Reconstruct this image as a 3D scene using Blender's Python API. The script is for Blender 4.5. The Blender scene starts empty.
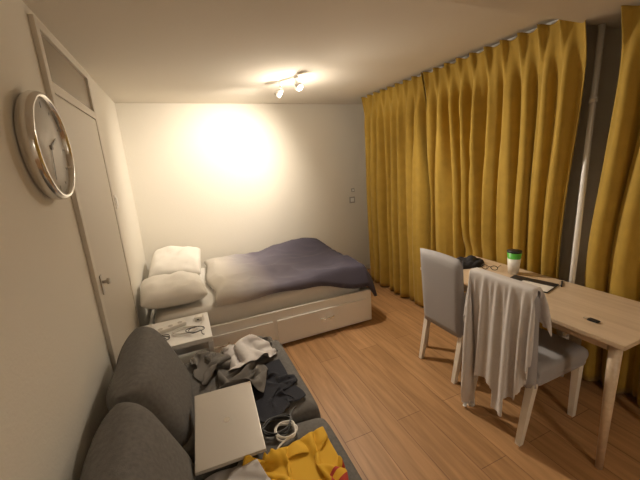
import bpy, bmesh, math, random, time
import numpy as np
from mathutils import Vector, Matrix, noise
random.seed(7)
S=bpy.context.scene
COL=S.collection
try: S.view_settings.view_transform='Standard'
except Exception as e: print(e)

# ---------------- materials ----------------
def mat(name,col,rough=0.6,var=0.0,vscale=6,bump=0.0,bscale=40,metal=0,sheen=0,emit=None,estr=0,spec=0.5,trans=0):
    m=bpy.data.materials.new(name); m.use_nodes=True
    nt=m.node_tree; b=nt.nodes['Principled BSDF']
    b.inputs['Base Color'].default_value=(*col,1); b.inputs['Roughness'].default_value=rough
    b.inputs['Metallic'].default_value=metal
    b.inputs['Specular IOR Level'].default_value=spec
    if sheen: b.inputs['Sheen Weight'].default_value=sheen
    if trans: b.inputs['Transmission Weight'].default_value=trans
    if emit: 
        b.inputs['Emission Color'].default_value=(*emit,1); b.inputs['Emission Strength'].default_value=estr
    tc=nt.nodes.new('ShaderNodeTexCoord')
    if var:
        n=nt.nodes.new('ShaderNodeTexNoise'); n.inputs['Scale'].default_value=vscale; n.inputs['Detail'].default_value=5
        nt.links.new(tc.outputs['Object'],n.inputs['Vector'])
        r=nt.nodes.new('ShaderNodeValToRGB'); nt.links.new(n.outputs['Fac'],r.inputs['Fac'])
        r.color_ramp.elements[0].position=.3; r.color_ramp.elements[1].position=.7
        r.color_ramp.elements[0].color=(*[c*(1-var) for c in col],1)
        r.color_ramp.elements[1].color=(*[min(1,c*(1+var)) for c in col],1)
        nt.links.new(r.outputs['Color'],b.inputs['Base Color'])
    if bump:
        n=nt.nodes.new('ShaderNodeTexNoise'); n.inputs['Scale'].default_value=bscale; n.inputs['Detail'].default_value=4
        nt.links.new(tc.outputs['Object'],n.inputs['Vector'])
        bp=nt.nodes.new('ShaderNodeBump'); bp.inputs['Strength'].default_value=bump; bp.inputs['Distance'].default_value=.01
        nt.links.new(n.outputs['Fac'],bp.inputs['Height']); nt.links.new(bp.outputs['Normal'],b.inputs['Normal'])
    return m

def wood_floor():
    m=bpy.data.materials.new('oak_laminate'); m.use_nodes=True; nt=m.node_tree; b=nt.nodes['Principled BSDF']
    tc=nt.nodes.new('ShaderNodeTexCoord')
    mp=nt.nodes.new('ShaderNodeMapping'); mp.inputs['Rotation'].default_value=(0,0,math.radians(90))
    nt.links.new(tc.outputs['Object'],mp.inputs['Vector'])
    br=nt.nodes.new('ShaderNodeTexBrick'); br.offset=.37; br.inputs['Scale'].default_value=1
    br.inputs['Brick Width'].default_value=1.3; br.inputs['Row Height'].default_value=.19
    br.inputs['Mortar Size'].default_value=.0022; br.inputs['Mortar Smooth'].default_value=.3
    br.inputs['Color1'].default_value=(.40,.22,.095,1); br.inputs['Color2'].default_value=(.49,.28,.13,1)
    br.inputs['Mortar'].default_value=(.22,.11,.05,1)
    nt.links.new(mp.outputs[0],br.inputs['Vector'])
    mp2=nt.nodes.new('ShaderNodeMapping'); mp2.inputs['Scale'].default_value=(14,1.0,1)
    nt.links.new(tc.outputs['Object'],mp2.inputs['Vector'])
    n=nt.nodes.new('ShaderNodeTexNoise'); n.inputs['Scale'].default_value=2.2; n.inputs['Detail'].default_value=8; n.inputs['Distortion'].default_value=.6
    nt.links.new(mp2.outputs[0],n.inputs['Vector'])
    r=nt.nodes.new('ShaderNodeValToRGB'); r.color_ramp.elements[0].position=.3; r.color_ramp.elements[1].position=.72
    r.color_ramp.elements[0].color=(.72,.68,.62,1); r.color_ramp.elements[1].color=(1.12,1.1,1.08,1)
    nt.links.new(n.outputs['Fac'],r.inputs['Fac'])
    mx=nt.nodes.new('ShaderNodeMix'); mx.data_type='RGBA'; mx.blend_type='MULTIPLY'; mx.inputs[0].default_value=1
    nt.links.new(br.outputs['Color'],mx.inputs[6]); nt.links.new(r.outputs['Color'],mx.inputs[7])
    nt.links.new(mx.outputs[2],b.inputs['Base Color'])
    b.inputs['Roughness'].default_value=.5
    return m

def light_wood():
    m=bpy.data.materials.new('birch_veneer'); m.use_nodes=True; nt=m.node_tree; b=nt.nodes['Principled BSDF']
    tc=nt.nodes.new('ShaderNodeTexCoord'); mp=nt.nodes.new('ShaderNodeMapping'); mp.inputs['Scale'].default_value=(18,1.2,18)
    nt.links.new(tc.outputs['Object'],mp.inputs['Vector'])
    n=nt.nodes.new('ShaderNodeTexNoise'); n.inputs['Scale'].default_value=2; n.inputs['Detail'].default_value=7
    nt.links.new(mp.outputs[0],n.inputs['Vector'])
    r=nt.nodes.new('ShaderNodeValToRGB'); r.color_ramp.elements[0].position=.25; r.color_ramp.elements[1].position=.75
    r.color_ramp.elements[0].color=(.54,.40,.26,1); r.color_ramp.elements[1].color=(.68,.53,.38,1)
    nt.links.new(n.outputs['Fac'],r.inputs['Fac']); nt.links.new(r.outputs['Color'],b.inputs['Base Color'])
    b.inputs['Roughness'].default_value=.4
    return m

def duvet_mat():
    m=bpy.data.materials.new('ombre_cotton'); m.use_nodes=True; nt=m.node_tree; b=nt.nodes['Principled BSDF']
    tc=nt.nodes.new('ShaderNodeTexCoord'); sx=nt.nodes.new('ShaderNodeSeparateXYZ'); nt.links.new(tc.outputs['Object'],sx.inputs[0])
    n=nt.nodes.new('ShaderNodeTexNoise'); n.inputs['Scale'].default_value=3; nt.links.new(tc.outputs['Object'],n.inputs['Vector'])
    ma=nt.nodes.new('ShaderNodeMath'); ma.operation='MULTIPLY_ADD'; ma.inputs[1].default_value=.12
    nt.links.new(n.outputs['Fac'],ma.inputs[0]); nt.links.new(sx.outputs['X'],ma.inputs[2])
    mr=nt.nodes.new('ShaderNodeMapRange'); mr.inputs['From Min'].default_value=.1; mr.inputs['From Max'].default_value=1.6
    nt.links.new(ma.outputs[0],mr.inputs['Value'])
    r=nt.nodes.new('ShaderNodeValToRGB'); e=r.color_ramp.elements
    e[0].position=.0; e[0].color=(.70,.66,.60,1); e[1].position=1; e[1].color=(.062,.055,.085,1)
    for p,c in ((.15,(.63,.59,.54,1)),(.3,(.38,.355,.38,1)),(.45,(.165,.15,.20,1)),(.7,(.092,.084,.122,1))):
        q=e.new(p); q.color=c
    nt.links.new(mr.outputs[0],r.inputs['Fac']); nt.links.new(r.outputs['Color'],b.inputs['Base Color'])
    b.inputs['Roughness'].default_value=.85
    return m

M_wall=mat('wall_paint',(.80,.76,.68),.9,bump=.12,bscale=90)
M_ceil=mat('ceiling_paint',(.74,.69,.61),.95,bump=.1,bscale=60)
M_trim=mat('trim_paint',(.70,.65,.57),.55)
M_door=mat('door_paint',(.64,.59,.51),.5,bump=.03,bscale=20)
M_floor=wood_floor(); M_birch=light_wood()
M_curt=mat('mustard_velvet',(.42,.265,.034),.85,var=.08,vscale=12,bump=.12,bscale=200,sheen=.1)
M_sofa=mat('sofa_fabric',(.16,.152,.143),.95,var=.15,vscale=60,bump=.4,bscale=350)
M_white=mat('white_laminate',(.88,.87,.85),.35)
M_sheet=mat('white_sheet',(.84,.81,.76),.9,bump=.15,bscale=14)
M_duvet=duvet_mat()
M_chair=mat('chair_cover',(.36,.345,.35),.9,bump=.2,bscale=250)
M_cleg=mat('chair_leg_paint',(.80,.74,.65),.4)
M_metal=mat('chrome',(.75,.73,.70),.18,metal=1)
M_alu=mat('aluminium',(.52,.48,.43),.38,metal=.3)
M_black=mat('black_plastic',(.02,.02,.022),.4)
M_mark=mat('clock_mark',(.30,.29,.27),.5)
M_blackcloth=mat('black_cloth',(.02,.02,.025),.9)
M_navy=mat('dark_denim',(.022,.024,.035),.9,bump=.3,bscale=200)
M_gray=mat('grey_fleece',(.18,.168,.155),.95,bump=.3,bscale=150)
M_shirt=mat('shirt_cotton',(.64,.61,.60),.9,bump=.1,bscale=150)
M_yel=mat('yellow_cloth',(.76,.44,.03),.85)
M_red=mat('red_cloth',(.45,.05,.03),.85)
M_green=mat('green_plastic',(.10,.50,.06),.4)
M_wplas=mat('white_plastic',(.82,.79,.74),.35)
M_splate=mat('switch_plate',(.42,.39,.35),.4)
M_glass=mat('night_glass',(.02,.022,.03),.08)
M_trans=mat('transom_glass',(.30,.25,.19),.25)
M_bulb=mat('lamp_glow',(1,1,1),.5,emit=(1,.90,.72),estr=8)
M_face=mat('clock_face_paper',(.70,.68,.64),.5)

# ---------------- helpers ----------------
def root(name,loc=(0,0,0),rz=0):
    e=bpy.data.objects.new(name,None); e.empty_display_size=.1
    e.location=loc; e.rotation_euler=(0,0,rz); COL.objects.link(e); return e
def mk(name,bm,m,parent=None,smooth=False,loc=(0,0,0),rot=(0,0,0)):
    me=bpy.data.meshes.new(name); bmesh.ops.recalc_face_normals(bm,faces=bm.faces[:]) 
    bm.to_mesh(me); bm.free()
    if smooth:
        for p in me.polygons: p.use_smooth=True
    ms=m if isinstance(m,(list,tuple)) else [m]
    for q in ms: me.materials.append(q)
    o=bpy.data.objects.new(name,me); COL.objects.link(o); o.location=loc; o.rotation_euler=rot
    if parent: o.parent=parent
    return o
def box(name,a,b,m,parent=None,bev=0,rot=(0,0,0),seg=2,smooth=False):
    a=Vector(a);b=Vector(b);c=(a+b)/2;d=b-a
    bm=bmesh.new(); bmesh.ops.create_cube(bm,size=1)
    bmesh.ops.scale(bm,vec=d,verts=bm.verts)
    if bev: bmesh.ops.bevel(bm,geom=bm.edges[:],offset=bev,segments=seg,profile=.5,affect='EDGES')
    return mk(name,bm,m,parent,smooth,loc=c,rot=rot)
def tube(name,p,q,r1,r2,m,parent=None,seg=24,smooth=True,caps=True):
    p=Vector(p);q=Vector(q);d=q-p
    bm=bmesh.new(); bmesh.ops.create_cone(bm,cap_ends=caps,segments=seg,radius1=r1,radius2=r2,depth=d.length)
    o=mk(name,bm,m,parent,False)
    for f in o.data.polygons: f.use_smooth = smooth and len(f.vertices)==4
    o.location=(p+q)/2; o.rotation_mode='QUATERNION'; o.rotation_quaternion=d.to_track_quat('Z','Y')
    return o
def lathe(name,prof,m,parent=None,seg=40,loc=(0,0,0),rot=(0,0,0)):
    bm=bmesh.new(); rings=[]
    for r,z in prof:
        rings.append([bm.verts.new((r*math.cos(2*math.pi*i/seg),r*math.sin(2*math.pi*i/seg),z)) for i in range(seg)])
    for a,b in zip(rings,rings[1:]):
        for i in range(seg): bm.faces.new((a[i],a[(i+1)%seg],b[(i+1)%seg],b[i]))
    bmesh.ops.remove_doubles(bm,verts=bm.verts,dist=1e-5)
    return mk(name,bm,m,parent,True,loc,rot)
def curve(name,pts,r,m,parent=None,cyc=False):
    cu=bpy.data.curves.new(name,'CURVE'); cu.dimensions='3D'; cu.bevel_depth=r; cu.bevel_resolution=3
    sp=cu.splines.new('NURBS'); sp.points.add(len(pts)-1)
    for i,p in enumerate(pts): sp.points[i].co=(*p,1)
    sp.use_endpoint_u=True; sp.order_u=4; sp.use_cyclic_u=cyc; cu.materials.append(m)
    o=bpy.data.objects.new(name,cu); COL.objects.link(o)
    if parent:o.parent=parent
    return o
def cushion(name,dims,loc,rot,m,parent=None,p=6,q=.4,nz=.01,ns=4,n=28,seed=0):
    sx,sy,sz=[d/2 for d in dims]; bm=bmesh.new()
    top={};bot={}
    for i in range(n+1):
        for j in range(n+1):
            u=-math.cos(math.pi*i/n); v=-math.cos(math.pi*j/n)
            t=(max(0,1-abs(u)**p)**q)*(max(0,1-abs(v)**p)**q)
            pinch=1-.05*(1-t)
            off=Vector((u*sx*ns+seed,v*sy*ns,seed*3))
            w=noise.noise(off)*nz+noise.noise(off*2.7)*nz*.4
            edge=(i in(0,n)) or (j in (0,n))
            x=u*sx*pinch;y=v*sy*pinch
            tv=bm.verts.new((x,y,sz*t+(0 if edge else w*t))); top[i,j]=tv
            bot[i,j]=tv if edge else bm.verts.new((x,y,-sz*t))
    for i in range(n):
        for j in range(n):
            bm.faces.new((top[i,j],top[i+1,j],top[i+1,j+1],top[i,j+1]))
            f=(bot[i,j],bot[i,j+1],bot[i+1,j+1],bot[i+1,j])
            try: bm.faces.new(f)
            except: pass
    return mk(name,bm,m,parent,True,loc,rot)

H=2.41; XL=-.5; XR=2.62; YB=4.2; YF=-2.2
# ---------------- room ----------------
box('floor',(XL-.1,YF-.1,-.1),(XR+.1,YB+.1,0),M_floor)
box('ceiling',(XL-.1,YF-.1,H),(XR+.1,YB+.1,H+.1),M_ceil)
box('wall_back',(XL-.1,YB,0),(XR+.1,YB+.1,H),M_wall)
box('wall_left',(XL-.1,YF,0),(XL,YB,H),M_wall)
box('wall_right',(XR,YF,0),(XR+.1,YB,H),M_wall)
box('wall_front',(XL-.1,YF-.1,0),(XR+.1,YF,H),M_wall)
box('trim_beam',(XL,.75,2.325),(XR,1.31,H),M_ceil,bev=.004)
box('baseboard_back',(XL+.02,YB-.014,0),(XR-.02,YB,.07),M_trim,bev=.003)
box('baseboard_right',(XR-.014,YF,0),(XR,YB-.02,.07),M_trim,bev=.003)
box('baseboard_left',(XL,YF,0),(XL+.014,1.93,.07),M_trim,bev=.003)
# door + transom on left wall
d=root('door_1',(XL,2.44,0))
def dl(n,a,b,m,bev=.003): return box(n,a,b,m,d,bev)
dl('frame_left',(0,-.48,0),(.022,-.43,2.37),M_trim)
dl('frame_right',(0,.43,0),(.022,.48,2.37),M_trim)
dl('frame_top',(0,-.43,2.33),(.022,.43,2.37),M_trim)
dl('frame_middle',(0,-.43,2.06),(.022,.43,2.11),M_trim)
dl('leaf',(0,-.425,.01),(.018,.425,2.055),M_door)
dl('transom_pane',(0,-.43,2.11),(.008,.43,2.33),M_trans)
dl('lock_plate',(.018,-.40,1.02),(.024,-.365,1.13),M_alu,.002)
tube('handle_stem',(.02,-.382,1.09),(.05,-.382,1.09),.009,.009,M_alu,d)
tube('handle_knob',(.048,-.382,1.09),(.062,-.382,1.09),.018,.015,M_alu,d)
# window behind curtains
w=root('window_1',(XR,2.75,0))
box('frame_bottom',(-.03,-.95,.85),(0,.95,.91),M_trim,w,.003)
box('frame_top',(-.03,-.95,2.2),(0,.95,2.26),M_trim,w,.003)
for k,y in enumerate((-.95,-.03,.89)):
    box('mullion_%d'%(k+1),(-.03,y,.91),(0,y+.06,2.2),M_trim,w,.003)
box('pane',(-.008,-.92,.9),(-.002,.92,2.21),M_glass,w)

# ---------------- switches ----------------
def switch(name,loc,rz,w_=.08,h_=.08,pm=None):
    r=root(name,loc,rz)
    box('plate',(-w_/2,-.012,-h_/2),(w_/2,0,h_/2),pm or M_splate,r,.004)
    box('rocker',(-w_*.3,-.018,-h_*.3),(w_*.3,-.01,h_*.3),M_white,r,.003)
switch('wall_switch',(2.27,YB,1.10),0,.09,.09)
switch('wall_switch',(2.29,YB,1.24),0,.05,.05)
switch('thermostat',(XL,3.06,1.46),math.radians(90),.09,.11,M_wplas)

# ---------------- wall clock ----------------
c=root('wall_clock',(XL,1.69,1.785))
R=.21
lathe('rim',[(0,0),(R*.88,0),(R*.97,.01),(R*1.01,.03),(R,.05),(R*.96,.062),(R*.92,.062),(R*.90,.048),(R*.89,.035)],M_metal,c,64,rot=(0,math.radians(90),0))
lathe('face',[(0,.040),(R*.91,.040),(R*.91,.036),(0,.036)],M_face,c,64,rot=(0,math.radians(90),0))
for k in range(12):
    a=k*math.pi/6; L=.022 if k%3==0 else .012
    o=box('mark_%d'%(k+1),(-.0008,-.002,-L/2),(.0008,.002,L/2),M_mark,c)
    o.location=(.041,math.sin(a)*R*.78,math.cos(a)*R*.78); o.rotation_euler=(-a,0,0)
for nm,a,L in (('hour_hand',math.radians(62),.09),('minute_hand',math.radians(195),.14)):
    o=box(nm,(-.0008,-.003,-L/2),(.0008,.003,L/2),M_mark,c)
    o.location=(.044,math.sin(a)*L*.45,math.cos(a)*L*.45); o.rotation_euler=(-a,0,0)
tube('hub',(.04,0,0),(.048,0,0),.009,.009,M_mark,c)

# ---------------- ceiling spot fixture ----------------
LC=(1,.875,.71)
FX,FY=1.03,3.01
L=root('ceiling_spotlight',(FX,FY,H))
box('base',(-.11,-.022,-.024),(.11,.022,0),M_wplas,L,.005).rotation_euler=(0,0,math.radians(-65))
tg=[Vector((.42,4.2,1.48)),Vector((1.75,1.1,.3))]
offs=[Vector((-.055,.10,-.095)),Vector((.045,-.13,-.085))]
sp_e=[130,112]; ang=[120,135]
for k in range(2):
    o_=offs[k]; P=Vector((FX,FY,H))+o_; dr=(tg[k]-P).normalized()
    curve('arm_%d'%(k+1),[(o_.x*.6,o_.y*.6,-.018),(o_.x*.8,o_.y*.8,-.035),(o_.x,o_.y,-.045),tuple(o_-dr*.02)],.006,M_metal,L)
    tube('head_%d'%(k+1),o_-dr*.035,o_+dr*.035,.022,.036,M_wplas,L)
    tube('bulb_%d'%(k+1),o_+dr*.0355,o_+dr*.038,.029,.029,M_bulb,L)
    ld=bpy.data.lights.new('spot_%d'%(k+1),'SPOT'); ld.energy=sp_e[k]; ld.color=LC; ld.spot_size=math.radians(ang[k]); ld.spot_blend=1; ld.shadow_soft_size=.03
    lo=bpy.data.objects.new('spot_%d'%(k+1),ld); COL.objects.link(lo); lo.parent=L
    lo.location=o_+dr*.05; lo.rotation_mode='QUATERNION'; lo.rotation_quaternion=dr.to_track_quat('-Z','Y')
pl=bpy.data.lights.new('glow','POINT'); pl.energy=14; pl.color=LC; pl.shadow_soft_size=.06  # soft fill added below the fixture to lift the room, not a bulb
po=bpy.data.objects.new('glow',pl); COL.objects.link(po); po.parent=L; po.location=(0.02,0,-.26)

# ---------------- curtains ----------------
def sm(a,b,x):
    t=max(0,min(1,(x-a)/(b-a))); return t*t*(3-2*t)
def curtain(name,y0t,y0b,y1t,y1b,npl,seed,xb):
    NU=npl*14; NV=46; zt=2.395 if seed<3 else 2.32; zb=.02
    r=random.Random(seed); ph=[r.uniform(-.45,.45) for _ in range(npl+2)]; am=[r.uniform(.6,1.45) for _ in range(npl+2)]
    bm=bmesh.new(); g={}
    for j in range(NV+1):
        v=j/NV; v2=v**1.15; z=zt+(zb-zt)*v2
        y0=y0t+(y0b-y0t)*sm(0,.7,v2); y1=y1t+(y1b-y1t)*sm(0,.7,v2)
        for i in range(NU+1):
            s=i/NU; k=s*npl; ki=int(k); fr=k-ki
            a_=am[ki]*(1-fr)+am[ki+1]*fr; p_=ph[ki]*(1-fr)+ph[ki+1]*fr
            th=2*math.pi*(k+p_*sm(.05,.5,v2))
            y=y0+(y1-y0)*s
            base=2.215+(xb(y)-2.215)*(v2**.8)
            sharp=math.sin(th); pinched=(max(0,math.cos(th))**6)*.045-.01
            wav=.053*a_*(sharp+.28*math.sin(2*th+seed+ki))*(.62+.38*v2)
            wn=noise.noise(Vector((s*npl*.9,v2*1.3,seed)))*.035*v2+noise.noise(Vector((s*npl*3,v2*3,seed+5)))*.010
            x=base-(pinched*(1-sm(.0,.12,v2))*1.0 + wav*sm(.02,.16,v2)) - wn
            if y<2.25:
                lim=2.385-max(0,z-.78)*.45
                if x<lim+.03: x=lim+.03*math.exp((x-lim-.03)/.03)
            x=min(x,2.58)
            y+= .018*math.cos(th)*sm(.1,.5,v2)*a_
            zz=z+(.010*math.cos(th)-.008 if j==0 else 0)
            g[i,j]=bm.verts.new((x,y,zz))
    for j in range(NV):
        for i in range(NU): bm.faces.new((g[i,j],g[i+1,j],g[i+1,j+1],g[i,j+1]))
    o=mk(name,bm,M_curt,None,True)
    s_=o.modifiers.new('s','SOLIDIFY'); s_.thickness=.004
    return o
xb=lambda y: 2.32+ (2.51-2.32)*(1-sm(1.9,2.9,y))
curtain('curtain',3.68,3.75,2.60,2.62,8,1,xb)
curtain('curtain',2.58,2.59,1.27,1.385,10,2,xb)
curtain('curtain',1.10,1.24,-.6,-.6,11,3,xb)
cr=root('curtain_rail',(0,0,0))
box('track',(2.27,1.33,2.392),(2.30,3.75,2.409),M_white,cr,.002)
# riser pipe
p=root('heating_pipe',(2.385,1.285,0))
tube('riser',(0,0,.0),(0,0,2.324),.017,.017,M_white,p)
for k,z in enumerate((.3,1.9)): tube('clamp_%d'%(k+1),(0,0,z),(0,0,z+.03),.021,.021,M_white,p)

# ---------------- bed ----------------
B=root('bed',(0,0,0))
bx0,bx1,by0,by1=-.44,1.64,2.71,4.15
box('side_front',(bx0,by0,.02),(bx1,by0+.03,.36),M_white,B,.004)
box('side_back',(bx0,by1-.03,.02),(bx1,by1,.36),M_white,B,.004)
box('end_right',(bx1-.03,by0+.03,.02),(bx1,by1-.03,.36),M_white,B,.004)
box('end_left',(bx0,by0+.03,.02),(bx0+.03,by1-.03,.36),M_white,B,.004)
box('slat_base',(bx0+.03,by0+.03,.2),(bx1-.03,by1-.03,.28),M_white,B)
for k,(a,b) in enumerate(((-.36,.59),(.63,1.58))):
    box('drawer_%d'%(k+1),(a,by0-.018,.045),(b,by0-.001,.275),M_white,B,.003)
    m_=(a+b)/2+(.02 if k==1 else 0)
    curve('handle_%d'%(k+1),[(m_-.07,by0-.018,.185),(m_-.065,by0-.045,.185),(m_,by0-.048,.185),(m_+.065,by0-.045,.185),(m_+.07,by0-.018,.185)],.008,M_metal,B)
cushion('mattress',(2.0,1.36,.24),(.6,3.43,.40),(0,0,0),M_sheet,B,p=24,q=.5,nz=.004)
cushion('pillow',(.54,.62,.20),(-.20,3.10,.632),(math.radians(0),math.radians(3),math.radians(5)),M_sheet,None,p=3.6,q=.5,nz=.03,ns=7,seed=2)
cushion('pillow',(.52,.60,.22),(-.16,3.77,.700),(math.radians(13),math.radians(4),math.radians(-4)),M_sheet,None,p=3.6,q=.5,nz=.03,ns=7,seed=5)
# duvet
def duvet():
    bm=bmesh.new(); NX,NY=110,90; g={}
    for i in range(NX+1):
        for j in range(NY+1):
            s=i/NX;t=j/NY
            xl=.12+.05*noise.noise(Vector((t*3,1,0))); xr=1.66+.05*noise.noise(Vector((t*3,5,0)))+ .03*(1-t)
            x=xl+(xr-xl)*s
            yf=2.735+.03*noise.noise(Vector((s*4,9,0)))-.065*sm(.4,1,s); yk=4.10
            y=yf+(yk-yf)*t
            P=Vector((x*2.0,y*2.0,0))
            w1=1-abs(noise.noise(P+Vector((3,0,0))))*2.2
            w2=1-abs(noise.noise(Vector((x*4.5+y*2.2,y*4-x*1.5,2))))*2
            ee=min(s,1-s)*1.6; ef=min(t,1-t)*1.45
            ed=min(ee,ef); puff=math.sqrt(max(0,min(1,ed/.10)))
            z=.558+.045*puff+.024*w1*puff+.014*w2*puff
            z+= .09*math.exp(-((x-1.30)**2/.10+(y-3.9)**2/.05))
            z+= .035*math.exp(-((x-.22)**2/.02))*puff*.7
            if x>1.60: z-=(x-1.60)**1*1.4
            if y<2.76: z-=(2.76-y)*1.6
            g[i,j]=bm.verts.new((x,y,z))
    for i in range(NX):
        for j in range(NY): bm.faces.new((g[i,j],g[i+1,j],g[i+1,j+1],g[i,j+1]))
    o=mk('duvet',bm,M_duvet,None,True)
    s_=o.modifiers.new('s','SOLIDIFY'); s_.thickness=.03; s_.offset=-1
    return o
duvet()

# ---------------- bedside table ----------------
T=root('bedside_table',(-.19,2.42,0))
box('top',(-.24,-.22,.50),(.24,.22,.535),M_white,T,.004)
box('side_left',(-.24,-.22,0),(-.205,.22,.50),M_white,T,.003)
box('side_right',(.205,-.22,0),(.24,.22,.50),M_white,T,.003)
box('shelf',(-.205,-.21,.2),(.205,.21,.225),M_white,T,.002)
ps=root('power_strip',(-.22,2.46,.536),math.radians(20))
box('body',(-.11,-.025,0),(.11,.025,.03),M_wplas,ps,.008)
for k in range(3): tube('socket_%d'%(k+1),(-.07+k*.07,0,.0301),(-.07+k*.07,0,.031),.017,.017,M_alu,ps)
ca=root('usb_charger',(-.02,2.52,.536),math.radians(-15)); box('body',(-.03,-.03,0),(.03,.03,.035),M_wplas,ca,.006); box('port',(-.008,-.0312,.012),(.008,-.030,.02),M_black,ca)
def loop(name,c0,rx,ry,z,n,r,m,seed=0,tail=None):
    rr=random.Random(seed); pts=[]
    for k in range(n*10):
        a=k*2*math.pi/10; q=1+rr.uniform(-.25,.25)
        pts.append((c0[0]+math.cos(a)*rx*q,c0[1]+math.sin(a)*ry*q,z+r+.004*(k/10)+rr.uniform(0,.004)))
    if tail: pts+=tail
    return curve(name,pts,r,m)
loop('charging_cable',(-.12,2.37),.08,.05,.536,3,.003,M_wplas,3,[(.0,2.45,.55),(.02,2.5,.545)])
loop('charging_cable',(-.28,2.33),.06,.045,.536,2,.003,M_black,4,[(-.36,2.42,.545),(-.38,2.5,.545)])
loop('charging_cable',(-.05,2.33),.06,.05,.545,2,.0028,M_black,14,[(-.02,2.25,.545),(0,2.24,.545)])

# ---------------- sofa ----------------
SF=root('sofa',(0,0,0))
sx0,sx1,sy0,sy1=-.46,.50,.35,2.12
box('base',(sx0+.02,sy0+.01,.10),(sx1-.01,sy1-.01,.29),M_sofa,SF,.02,smooth=False)
for k,(x,y) in enumerate(((sx0+.08,sy0+.08),(sx1-.08,sy0+.08),(sx0+.08,sy1-.08),(sx1-.08,sy1-.08))):
    tube('leg_%d'%(k+1),(x,y,0),(x,y,.11),.016,.022,M_black,SF)
ym=(sy0+sy1)/2+.08
s1=cushion('seat_cushion_1',(.80,sy1-ym,.18),(.105,(sy1+ym)/2,.375),(0,0,0),M_sofa,SF,p=14,q=.45,nz=.012,seed=1)
s2=cushion('seat_cushion_2',(.80,ym-sy0,.18),(.105,(sy0+ym)/2,.375),(0,0,0),M_sofa,SF,p=14,q=.45,nz=.012,seed=2)
box('back_frame',(sx0,sy0+.02,.25),(sx0+.09,sy1-.10,.62),M_sofa,SF,.04,seg=4,smooth=True)
bc=Vector((-.27,0,.585)); ba=math.radians(-111)
b1=cushion('back_cushion_1',(.48,.68,.23),(bc.x,1.69,bc.z),(0,ba,0),M_sofa,SF,p=5,q=.42,nz=.02,seed=3)
b2=cushion('back_cushion_2',(.48,.68,.23),(bc.x,1.00,bc.z),(0,ba,0),M_sofa,SF,p=5,q=.42,nz=.02,seed=4)

# ---------------- laptop ----------------
lc=Vector((.035,1.34,.535)); lrx=math.radians(5)
lp=root('laptop',lc)
box('base',(-.138,-.21,0),(.138,.21,.009),M_alu,lp,.004,seg=3)
box('lid',(-.138,-.21,.0095),(.138,.21,.017),M_alu,lp,.004,seg=3)
tube('logo',(0,0,.0171),(0,0,.0175),.014,.014,M_metal,lp)
lp.rotation_euler=(lrx,0,math.radians(-3))

# ---------------- dining table ----------------
D=root('dining_table',(0,0,0))
tx0,tx1,ty0,ty1=1.76,2.36,.70,2.10
box('top',(tx0,ty0,.715),(tx1,ty1,.74),M_birch,D,.004)
box('apron_left',(tx0+.06,ty0+.09,.655),(tx0+.08,ty1-.09,.715),M_birch,D,.002)
box('apron_right',(tx1-.08,ty0+.09,.655),(tx1-.06,ty1-.09,.715),M_birch,D,.002)
box('apron_near',(tx0+.08,ty0+.09,.655),(tx1-.08,ty0+.11,.715),M_birch,D,.002)
box('apron_far',(tx0+.08,ty1-.11,.655),(tx1-.08,ty1-.09,.715),M_birch,D,.002)
k=0
for x,sx in ((tx0+.065,-1),(tx1-.065,1)):
    for y,sy in ((ty0+.06,-1),(ty1-.06,1)):
        k+=1; tube('leg_%d'%k,(x+sx*.03,y+sy*.02,0),(x,y,.715),.016,.028,M_birch,D)

# ---------------- chairs ----------------
def chair(loc,rz):
    C=root('dining_chair',loc,rz)
    se=cushion('seat',(.46,.44,.11),(.27,0,.43),(0,0,0),M_chair,C,p=12,q=.42,nz=.004)
    box('seat_skirt',(.05,-.21,.36),(.485,.21,.43),M_chair,C,.02,seg=3,smooth=True)
    bm=bmesh.new(); n=14; g={}
    for side in (0,1):
        for i in range(n+1):
            for j in range(n+1):
                u=-1+2*i/n; v=j/n
                y=u*.215*(1-.04*(1-v)); z=.36+v*.59+.012*(1-u*u)*v
                lean=-.055*v; th=.03+.012*(1-v)
                rnd=max(0,1-abs(u)**10)**.5*max(0,1-max(0,v*2-1)**12)**.5
                x=.035+lean+(th*rnd if side else -th*rnd)
                g[side,i,j]=bm.verts.new((x,y,z))
    for side in (0,1):
        for i in range(n):
            for j in range(n):
                bm.faces.new((g[side,i,j],g[side,i+1,j],g[side,i+1,j+1],g[side,i,j+1]))
    for i in range(n): bm.faces.new((g[0,i,0],g[0,i+1,0],g[1,i+1,0],g[1,i,0]))
    bmesh.ops.remove_doubles(bm,verts=bm.verts,dist=.0005)
    bk=mk('backrest',bm,M_chair,C,True)
    k=0
    for x,y,bx in ((.04,-.18,-.03),(.04,.18,-.03),(.45,-.18,.45),(.45,.18,.45)):
        k+=1
        bm=bmesh.new(); bmesh.ops.create_cube(bm,size=1)
        for v in bm.verts:
            top=v.co.z>0; s_=.042 if top else .03
            v.co=Vector(((x if top else bx)+v.co.x*s_,y+v.co.y*s_,.38 if top else 0))
        mk('leg_%d'%k,bm,M_cleg,C)
    return C,bk,se
ch1,bk1,se1=chair((1.68,1.77,0),math.radians(0))
ch2,bk2,se2=chair((1.60,1.20,0),0)

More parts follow.
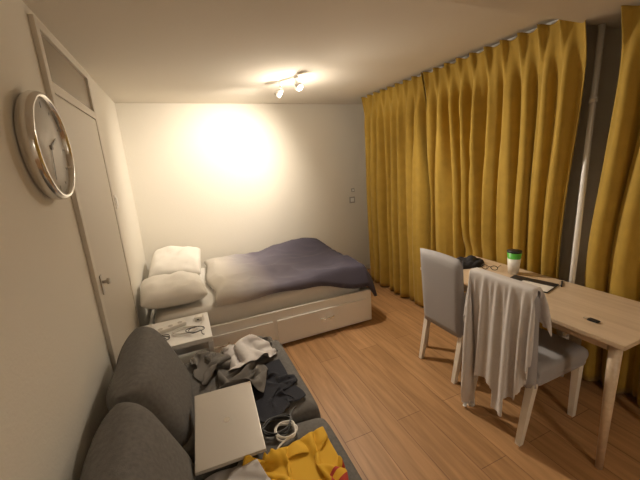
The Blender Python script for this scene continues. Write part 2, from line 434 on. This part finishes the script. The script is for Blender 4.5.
# ---------------- table things ----------------
cp=root('drinking_cup',(2.22,1.60,.741))
lathe('body',[(0,0),(.034,0),(.046,.12),(.044,.12),(.034,.006),(0,.006)],M_wplas,cp)
lathe('green_cup',[(0,.008),(.030,.008),(.049,.165),(.046,.165),(.028,.02),(0,.02)],M_green,cp)
lathe('lid',[(0,.166),(.049,.166),(.050,.178),(.0,.180)],M_black,cp)
tr=root('magazine',(2.12,1.40,.741),math.radians(14))
box('cover',(-.10,-.14,0),(.10,.14,.008),M_black,tr,.002)
box('pages',(-.097,-.137,.0085),(.02,.05,.010),M_wplas,tr,.0005)
gl=root('eyeglasses',(2.14,1.74,.742),math.radians(30))
for sy in (-1,1):
    curve('lens_rim_%s'%('a' if sy<0 else 'b'),[(math.cos(a)*.0+.0,sy*.033+math.cos(a)*.025,.022+math.sin(a)*.019) for a in [k*math.pi/4 for k in range(8)]],.0025,M_black,gl,True)
    curve('temple_%s'%('a' if sy<0 else 'b'),[(0,sy*.058,.03),(.06,sy*.06,.028),(.11,sy*.06,.018),(.13,sy*.06,.004)],.0025,M_black,gl)
curve('bridge',[(0,-.009,.026),(0,0,.031),(0,.009,.026)],.0025,M_black,gl)
pn=root('pen',(2.28,1.30,.741)); tube('barrel',(-.05,-.04,.006),(.04,.01,.006),.005,.005,M_black,pn); tube('tip',(.04,.01,.006),(.055,.018,.006),.005,.001,M_black,pn)
ky=root('key_fob',(1.90,.90,.741)); box('body',(-.015,-.025,0),(.015,.025,.010),M_black,ky,.004); curve('ring',[(math.cos(a)*.012,.035+math.sin(a)*.012,.003) for a in [k*math.pi/4 for k in range(8)]],.0015,M_metal,ky,True)

# ---------------- cloth (position based dynamics) ----------------
t0=time.time()
STATIC=[]
def solve(A,B,Lr,k,wa=None,wb=None):
    n=min(A.shape[0],B.shape[0]); m=min(A.shape[1],B.shape[1]); A=A[:n,:m];B=B[:n,:m]
    d=B-A; l=np.sqrt((d*d).sum(-1,keepdims=True))+1e-9
    c=(k*.5)*(l-Lr)/l*d; A+=c; B-=c
def sim(P,su,sv,steps,coll,pin=None,selfc=True,sd=.014,bend=.25,iters=8,damp=.97,g=.0022):
    nu,nv=P.shape[0]-1,P.shape[1]-1
    lu=su/nu; lv=sv/nv; ld=math.hypot(lu,lv)
    P=P.astype(np.float64); Q=P.copy(); P0=P.copy()
    I,J=np.meshgrid(np.arange(nu+1),np.arange(nv+1),indexing='ij'); I=I.ravel();J=J.ravel()
    if selfc:
        near=(np.abs(I[:,None]-I[None])<3)&(np.abs(J[:,None]-J[None])<3)
    SP=np.concatenate(STATIC) if STATIC and selfc else None
    for st in range(steps):
        V=(P-Q)*damp; n_=np.sqrt((V*V).sum(-1,keepdims=True)); V*=np.minimum(1,.012/(n_+1e-9))
        Q=P.copy(); P=P+V; P[...,2]-=g
        for it in range(iters):
            for s in (0,1):
                solve(P[s:-1:2],P[s+1::2],lu,1); solve(P[:,s:-1:2],P[:,s+1::2],lv,1)
                solve(P[s:-1:2,:-1],P[s+1::2,1:],ld,.4); solve(P[s:-1:2,1:],P[s+1::2,:-1],ld,.4)
            if it%3==0:
                for s in range(4):
                    solve(P[s::4],P[s+2::4],2*lu,bend) ; solve(P[:,s::4],P[:,s+2::4],2*lv,bend)
            if pin is not None: P[pin]=P0[pin]
        if selfc and st%2==0:
            X=P.reshape(-1,3).astype(np.float32); sq=(X*X).sum(1)
            D2=sq[:,None]+sq[None]-2*X@X.T
            D2[near]=1
            a,b=np.nonzero(D2<sd*sd)
            if len(a):
                d=X[a]-X[b]; l=np.sqrt((d*d).sum(1,keepdims=True))+1e-6
                c=.5*(sd-l)/l*d*.6; c=np.clip(c,-.006,.006)
                acc=np.zeros_like(X); np.add.at(acc,a,c); P+=acc.reshape(P.shape)*.7
            if SP is not None:
                X=P.reshape(-1,3).astype(np.float32); Y=SP.astype(np.float32)
                D2=(X*X).sum(1)[:,None]+(Y*Y).sum(1)[None]-2*X@Y.T
                j=D2.argmin(1); dm=np.sqrt(np.maximum(D2[np.arange(len(X)),j],1e-9))
                hit=dm<.02
                d=X[hit]-Y[j[hit]]; d[:,2]=np.abs(d[:,2])+.006
                l=np.sqrt((d*d).sum(1,keepdims=True))+1e-6
                acc=np.zeros_like(X); acc[hit]=d/l*np.maximum(0,.02-dm[hit])[:,None]; P+=acc.reshape(P.shape)
        hitm=coll(P)
        Q[hitm]=Q[hitm]+(P[hitm]-Q[hitm])*.75
        if pin is not None: P[pin]=P0[pin]
    return P
def tomesh(name,P,keep,m,thick=.004):
    bm=bmesh.new(); nu,nv=P.shape[0]-1,P.shape[1]-1
    g=[[bm.verts.new(P[i,j]) for j in range(nv+1)] for i in range(nu+1)]
    for i in range(nu):
        for j in range(nv):
            if keep is None or keep((i+.5)/nu,(j+.5)/nv):
                f=bm.faces.new((g[i][j],g[i+1][j],g[i+1][j+1],g[i][j+1]))
                if isinstance(m,list) and ((j+.5)/nv<.10 or 0.16<(j+.5)/nv<.20): f.material_index=1
    bmesh.ops.delete(bm,geom=[v for v in bm.verts if not v.link_faces],context='VERTS')
    o=mk(name,bm,m,None,True)
    s_=o.modifiers.new('s','SOLIDIFY'); s_.thickness=thick; s_.offset=0
    u=o.modifiers.new('u','SUBSURF'); u.levels=1; u.render_levels=1
    return o
bn=np.array([-math.sin(ba),0,-math.cos(ba)])*1.0
ctr=np.array([bc.x,0,bc.z]); 
def sofa_coll(P):
    hit=np.zeros(P.shape[:2],bool)
    x=P[...,0];y=P[...,1];z=P[...,2]
    ins=(x<.512)&(z<.478)&(y<2.12)
    side=ins&(x>.495)&(z<.45)
    P[...,0][side]=.512
    up=ins&~side; P[...,2][up]=.478; hit|=ins
    d=(P-ctr)@np.array([bn[0],0,bn[2]])
    ylim=(P[...,1]<2.03)
    dd=.125-d; h=(dd>0)&ylim&(P[...,2]<.80)
    P[h]+=dd[h][:,None]*bn[None]; hit|=h
    # keep cloth from sliding over the front edge
    e=P[...,0]>EDGE[0]; P[...,0][e]=EDGE[0]; hit|=e
    lx=P[...,0]-lc.x; ly=P[...,1]-lc.y; lz=P[...,2]-(lc.z+math.tan(lrx)*ly)
    h=(np.abs(lx)<.152)&(np.abs(ly)<.224)&(lz<.030)&(P[...,2]<.7)
    if LAP[0]:
        P[...,2][h]+=(.030-lz[h]); hit|=h
    else:
        top=(np.abs(lx)<.155)&(np.abs(ly)<.225)&(lz>-.012)
        P[...,2][top]=lc.z+math.tan(lrx)*ly[top]-.012
        low=P[...,2]<.472; low&=top; P[...,2][low]=.472
    P[...,2]=np.maximum(P[...,2],.02)
    return hit
LAP=[True]; EDGE=[.47]
def heap(name,cx,cy,z,fx,fy,su,sv,fr,seed,m,rz=0,nu=40,nv=34,steps=110,keep=None,under=False,amp=.05,sd=.014,bend=.25,edge=.47):
    LAP[0]=not under; EDGE[0]=edge
    P=np.zeros((nu+1,nv+1,3)); c_,s_=math.cos(rz),math.sin(rz)
    for i in range(nu+1):
        for j in range(nv+1):
            u=i/nu;v=j/nv; x=(u-.5)*fx; y=(v-.5)*fy
            n1=noise.noise(Vector((u*fr,v*fr,seed)));n2=noise.noise(Vector((u*fr*1.7,v*fr*1.7,seed+3)))
            x+=n2*.10; y+=n1*.10
            zz=z+amp*(1.6+math.sin(u*fr*4+n1*6)+.7*math.sin(v*fr*3.4+n2*5))
            P[i,j]=(cx+x*c_-y*s_,cy+x*s_+y*c_,zz)
    P=sim(P,su,sv,steps,sofa_coll,sd=sd,bend=bend)
    STATIC.append(P.reshape(-1,3).copy())
    o=tomesh(name,P,keep,m); print(name,time.time()-t0)
    return o
heap('jeans',.29,1.56,.50,.12,.26,.36,.56,2.6,11,M_navy,.2,nu=26,nv=38,under=True,sd=.022,edge=.44)
tk=lambda u,v:(.26<u<.74) or (v>.5)
heap('hooded_sweater',.12,1.81,.56,.36,.20,.88,.78,2.6,4,M_gray,.1,nu=46,nv=40,keep=tk,amp=.07,sd=.034,bend=.6,steps=80,edge=.42)
heap('undershirt',.22,1.93,.68,.16,.12,.38,.32,2.6,21,M_shirt,.3,nu=26,nv=22,amp=.03,sd=.024,steps=80,edge=.40)
heap('scarf',.27,.99,.50,.20,.16,.50,.44,2.6,31,[M_yel,M_red],.3,nu=36,nv=30,amp=.05,sd=.024,bend=.5,steps=90,edge=.43)
heap('towel',.05,1.01,.49,.14,.16,.28,.32,2.6,41,M_shirt,.1,nu=24,nv=26,amp=.02,under=True,sd=.02)
# shirt over near chair
def shirt():
    nu,nv=70,60; su,sv=1.12,.80
    P=np.zeros((nu+1,nv+1,3)); cx=1.58; ur=.24
    for i in range(nu+1):
        for j in range(nv+1):
            u=i/nu;v=j/nv; dd=(u-ur)*su
            y=1.235+(v-.5)*sv*.80*(1+.25*max(0,dd))
            pl_=.012*math.sin(v*26+dd*3)+.018*math.sin(v*13+1)
            if dd<0:
                x=cx+.055+pl_*.5; z=.985+dd
                if dd>-.055: x=cx-dd; z=.985
            else:
                x=cx-.06-pl_-.05*dd; z=.985-(dd-.05)
                if dd<.055: x=cx-dd; z=.985
            P[i,j]=(x,y,z)
    pin=np.zeros((nu+1,nv+1),bool)
    for i in range(nu+1):
        if abs(i/nu-ur)<.035:
            for j in range(nv+1):
                if abs(P[i,j,1]-1.20)<.205: pin[i,j]=True
    P[pin]=P[pin]+np.array([0,0,-.022])
    def coll(P):
        X=P[...,0]-1.60;Y=P[...,1]-1.20;Z=P[...,2]
        v=np.clip((Z-.36)/.59,0,1); xc=.035-.055*v; th=.03+.012*(1-v)+.010
        h=(np.abs(Y)<.225)&(Z<.963)&(np.abs(X-xc)<th)
        sgn=np.where(X-xc>=0,1,-1)
        P[...,0][h]=(1.60+xc+sgn*th)[h]
        h2=(X>.04)&(X<.51)&(np.abs(Y)<.225)&(Z<.50); P[...,2][h2]=.50
        P[...,2]=np.maximum(P[...,2],.02)
        return h|h2
    P=sim(P,su,sv*.95,160,coll,pin=pin,selfc=False,bend=.3,g=.0015)
    def keep(u,v):
        if u<ur: return u>.02+.05*math.sin(v*6)
        dd=(u-ur)*su
        if v>.84: Lm=.74+.03*math.sin(v*60)
        elif v>.74: Lm=.54+.20*(v-.74)/.10
        elif v>.44: Lm=.55+.02*math.sin(v*20)
        elif v>.30: Lm=.68
        elif v>.18: Lm=.56
        else: Lm=.30+.26*v/.18
        return dd<Lm
    o=tomesh('shirt',P,keep,M_shirt,.003); print('shirt',time.time()-t0)
shirt()

# knitted cap on table
def lump(name,cx,cy,z,rx,ry,h,m,seed,rz=0):
    bm=bmesh.new(); N=30; g={}
    for i in range(N+1):
        for j in range(N+1):
            u=-1+2*i/N;v=-1+2*j/N
            a=math.atan2(v,u); rr=max(abs(u),abs(v))
            out=1+.3*noise.noise(Vector((math.cos(a)*1.3,math.sin(a)*1.3,seed)))
            X=math.cos(a)*rr*out;Y=math.sin(a)*rr*out
            fold=.55+.6*abs(noise.noise(Vector((X*2,Y*2,seed+2))))*2
            Z=h*math.sqrt(max(0,1-rr**3))*fold
            c_,s_=math.cos(rz),math.sin(rz)
            g[i,j]=bm.verts.new((cx+X*rx*c_-Y*ry*s_,cy+X*rx*s_+Y*ry*c_,z+Z))
    for i in range(N):
        for j in range(N): bm.faces.new((g[i,j],g[i+1,j],g[i+1,j+1],g[i,j+1]))
    bmesh.ops.remove_doubles(bm,verts=bm.verts,dist=1e-4)
    return mk(name,bm,m,None,True)
lump('knit_beanie',2.08,1.95,.741,.21,.10,.07,M_blackcloth,3,-.1)
loop('charging_cable',(.25,1.27),.07,.06,.475,4,.004,M_black,8,[(.33,1.33,.49),(.36,1.34,.49)])
loop('charging_cable',(.27,1.22),.055,.05,.48,3,.004,M_wplas,9,[(.22,1.16,.49),(.21,1.14,.49)])

# ---------------- world and unseen fill lamp ----------------
wd=bpy.data.worlds.new('World'); S.world=wd; wd.use_nodes=True
wd.node_tree.nodes['Background'].inputs[0].default_value=(1,.8,.6,1); wd.node_tree.nodes['Background'].inputs[1].default_value=.05
hl=bpy.data.lights.new('hall_bulb','POINT'); hl.energy=28; hl.color=LC; hl.shadow_soft_size=.12  # fill light added behind the camera to brighten the room
ho=root('pendant_lamp',(1.3,-1.0,H));  # unseen holder for the added fill; cord and shade are assumed
tube('cord',(0,0,0),(0,0,-.35),.003,.003,M_black,ho)
lathe('shade',[(.03,-.35),(.16,-.52),(.157,-.52),(.028,-.355)],M_wplas,ho)
hb=bpy.data.objects.new('bulb_light',hl); COL.objects.link(hb); hb.parent=ho; hb.location=(0,0,-.5)

# ---------------- camera ----------------
cd=bpy.data.cameras.new('camera'); cd.sensor_width=36; cd.lens=36*325/640; cd.clip_start=.02
co=bpy.data.objects.new('camera',cd); COL.objects.link(co)
Rv=Vector((.9169,-.3934,-.0666)).normalized(); F=Vector((.3697,.9005,-.2293)).normalized()
U=Rv.cross(F).normalized(); Rv=F.cross(U).normalized()
M=Matrix(((Rv.x,U.x,-F.x,0),(Rv.y,U.y,-F.y,0),(Rv.z,U.z,-F.z,1.65),(0,0,0,1)))
co.matrix_world=M
S.camera=co
print('done',time.time()-t0)
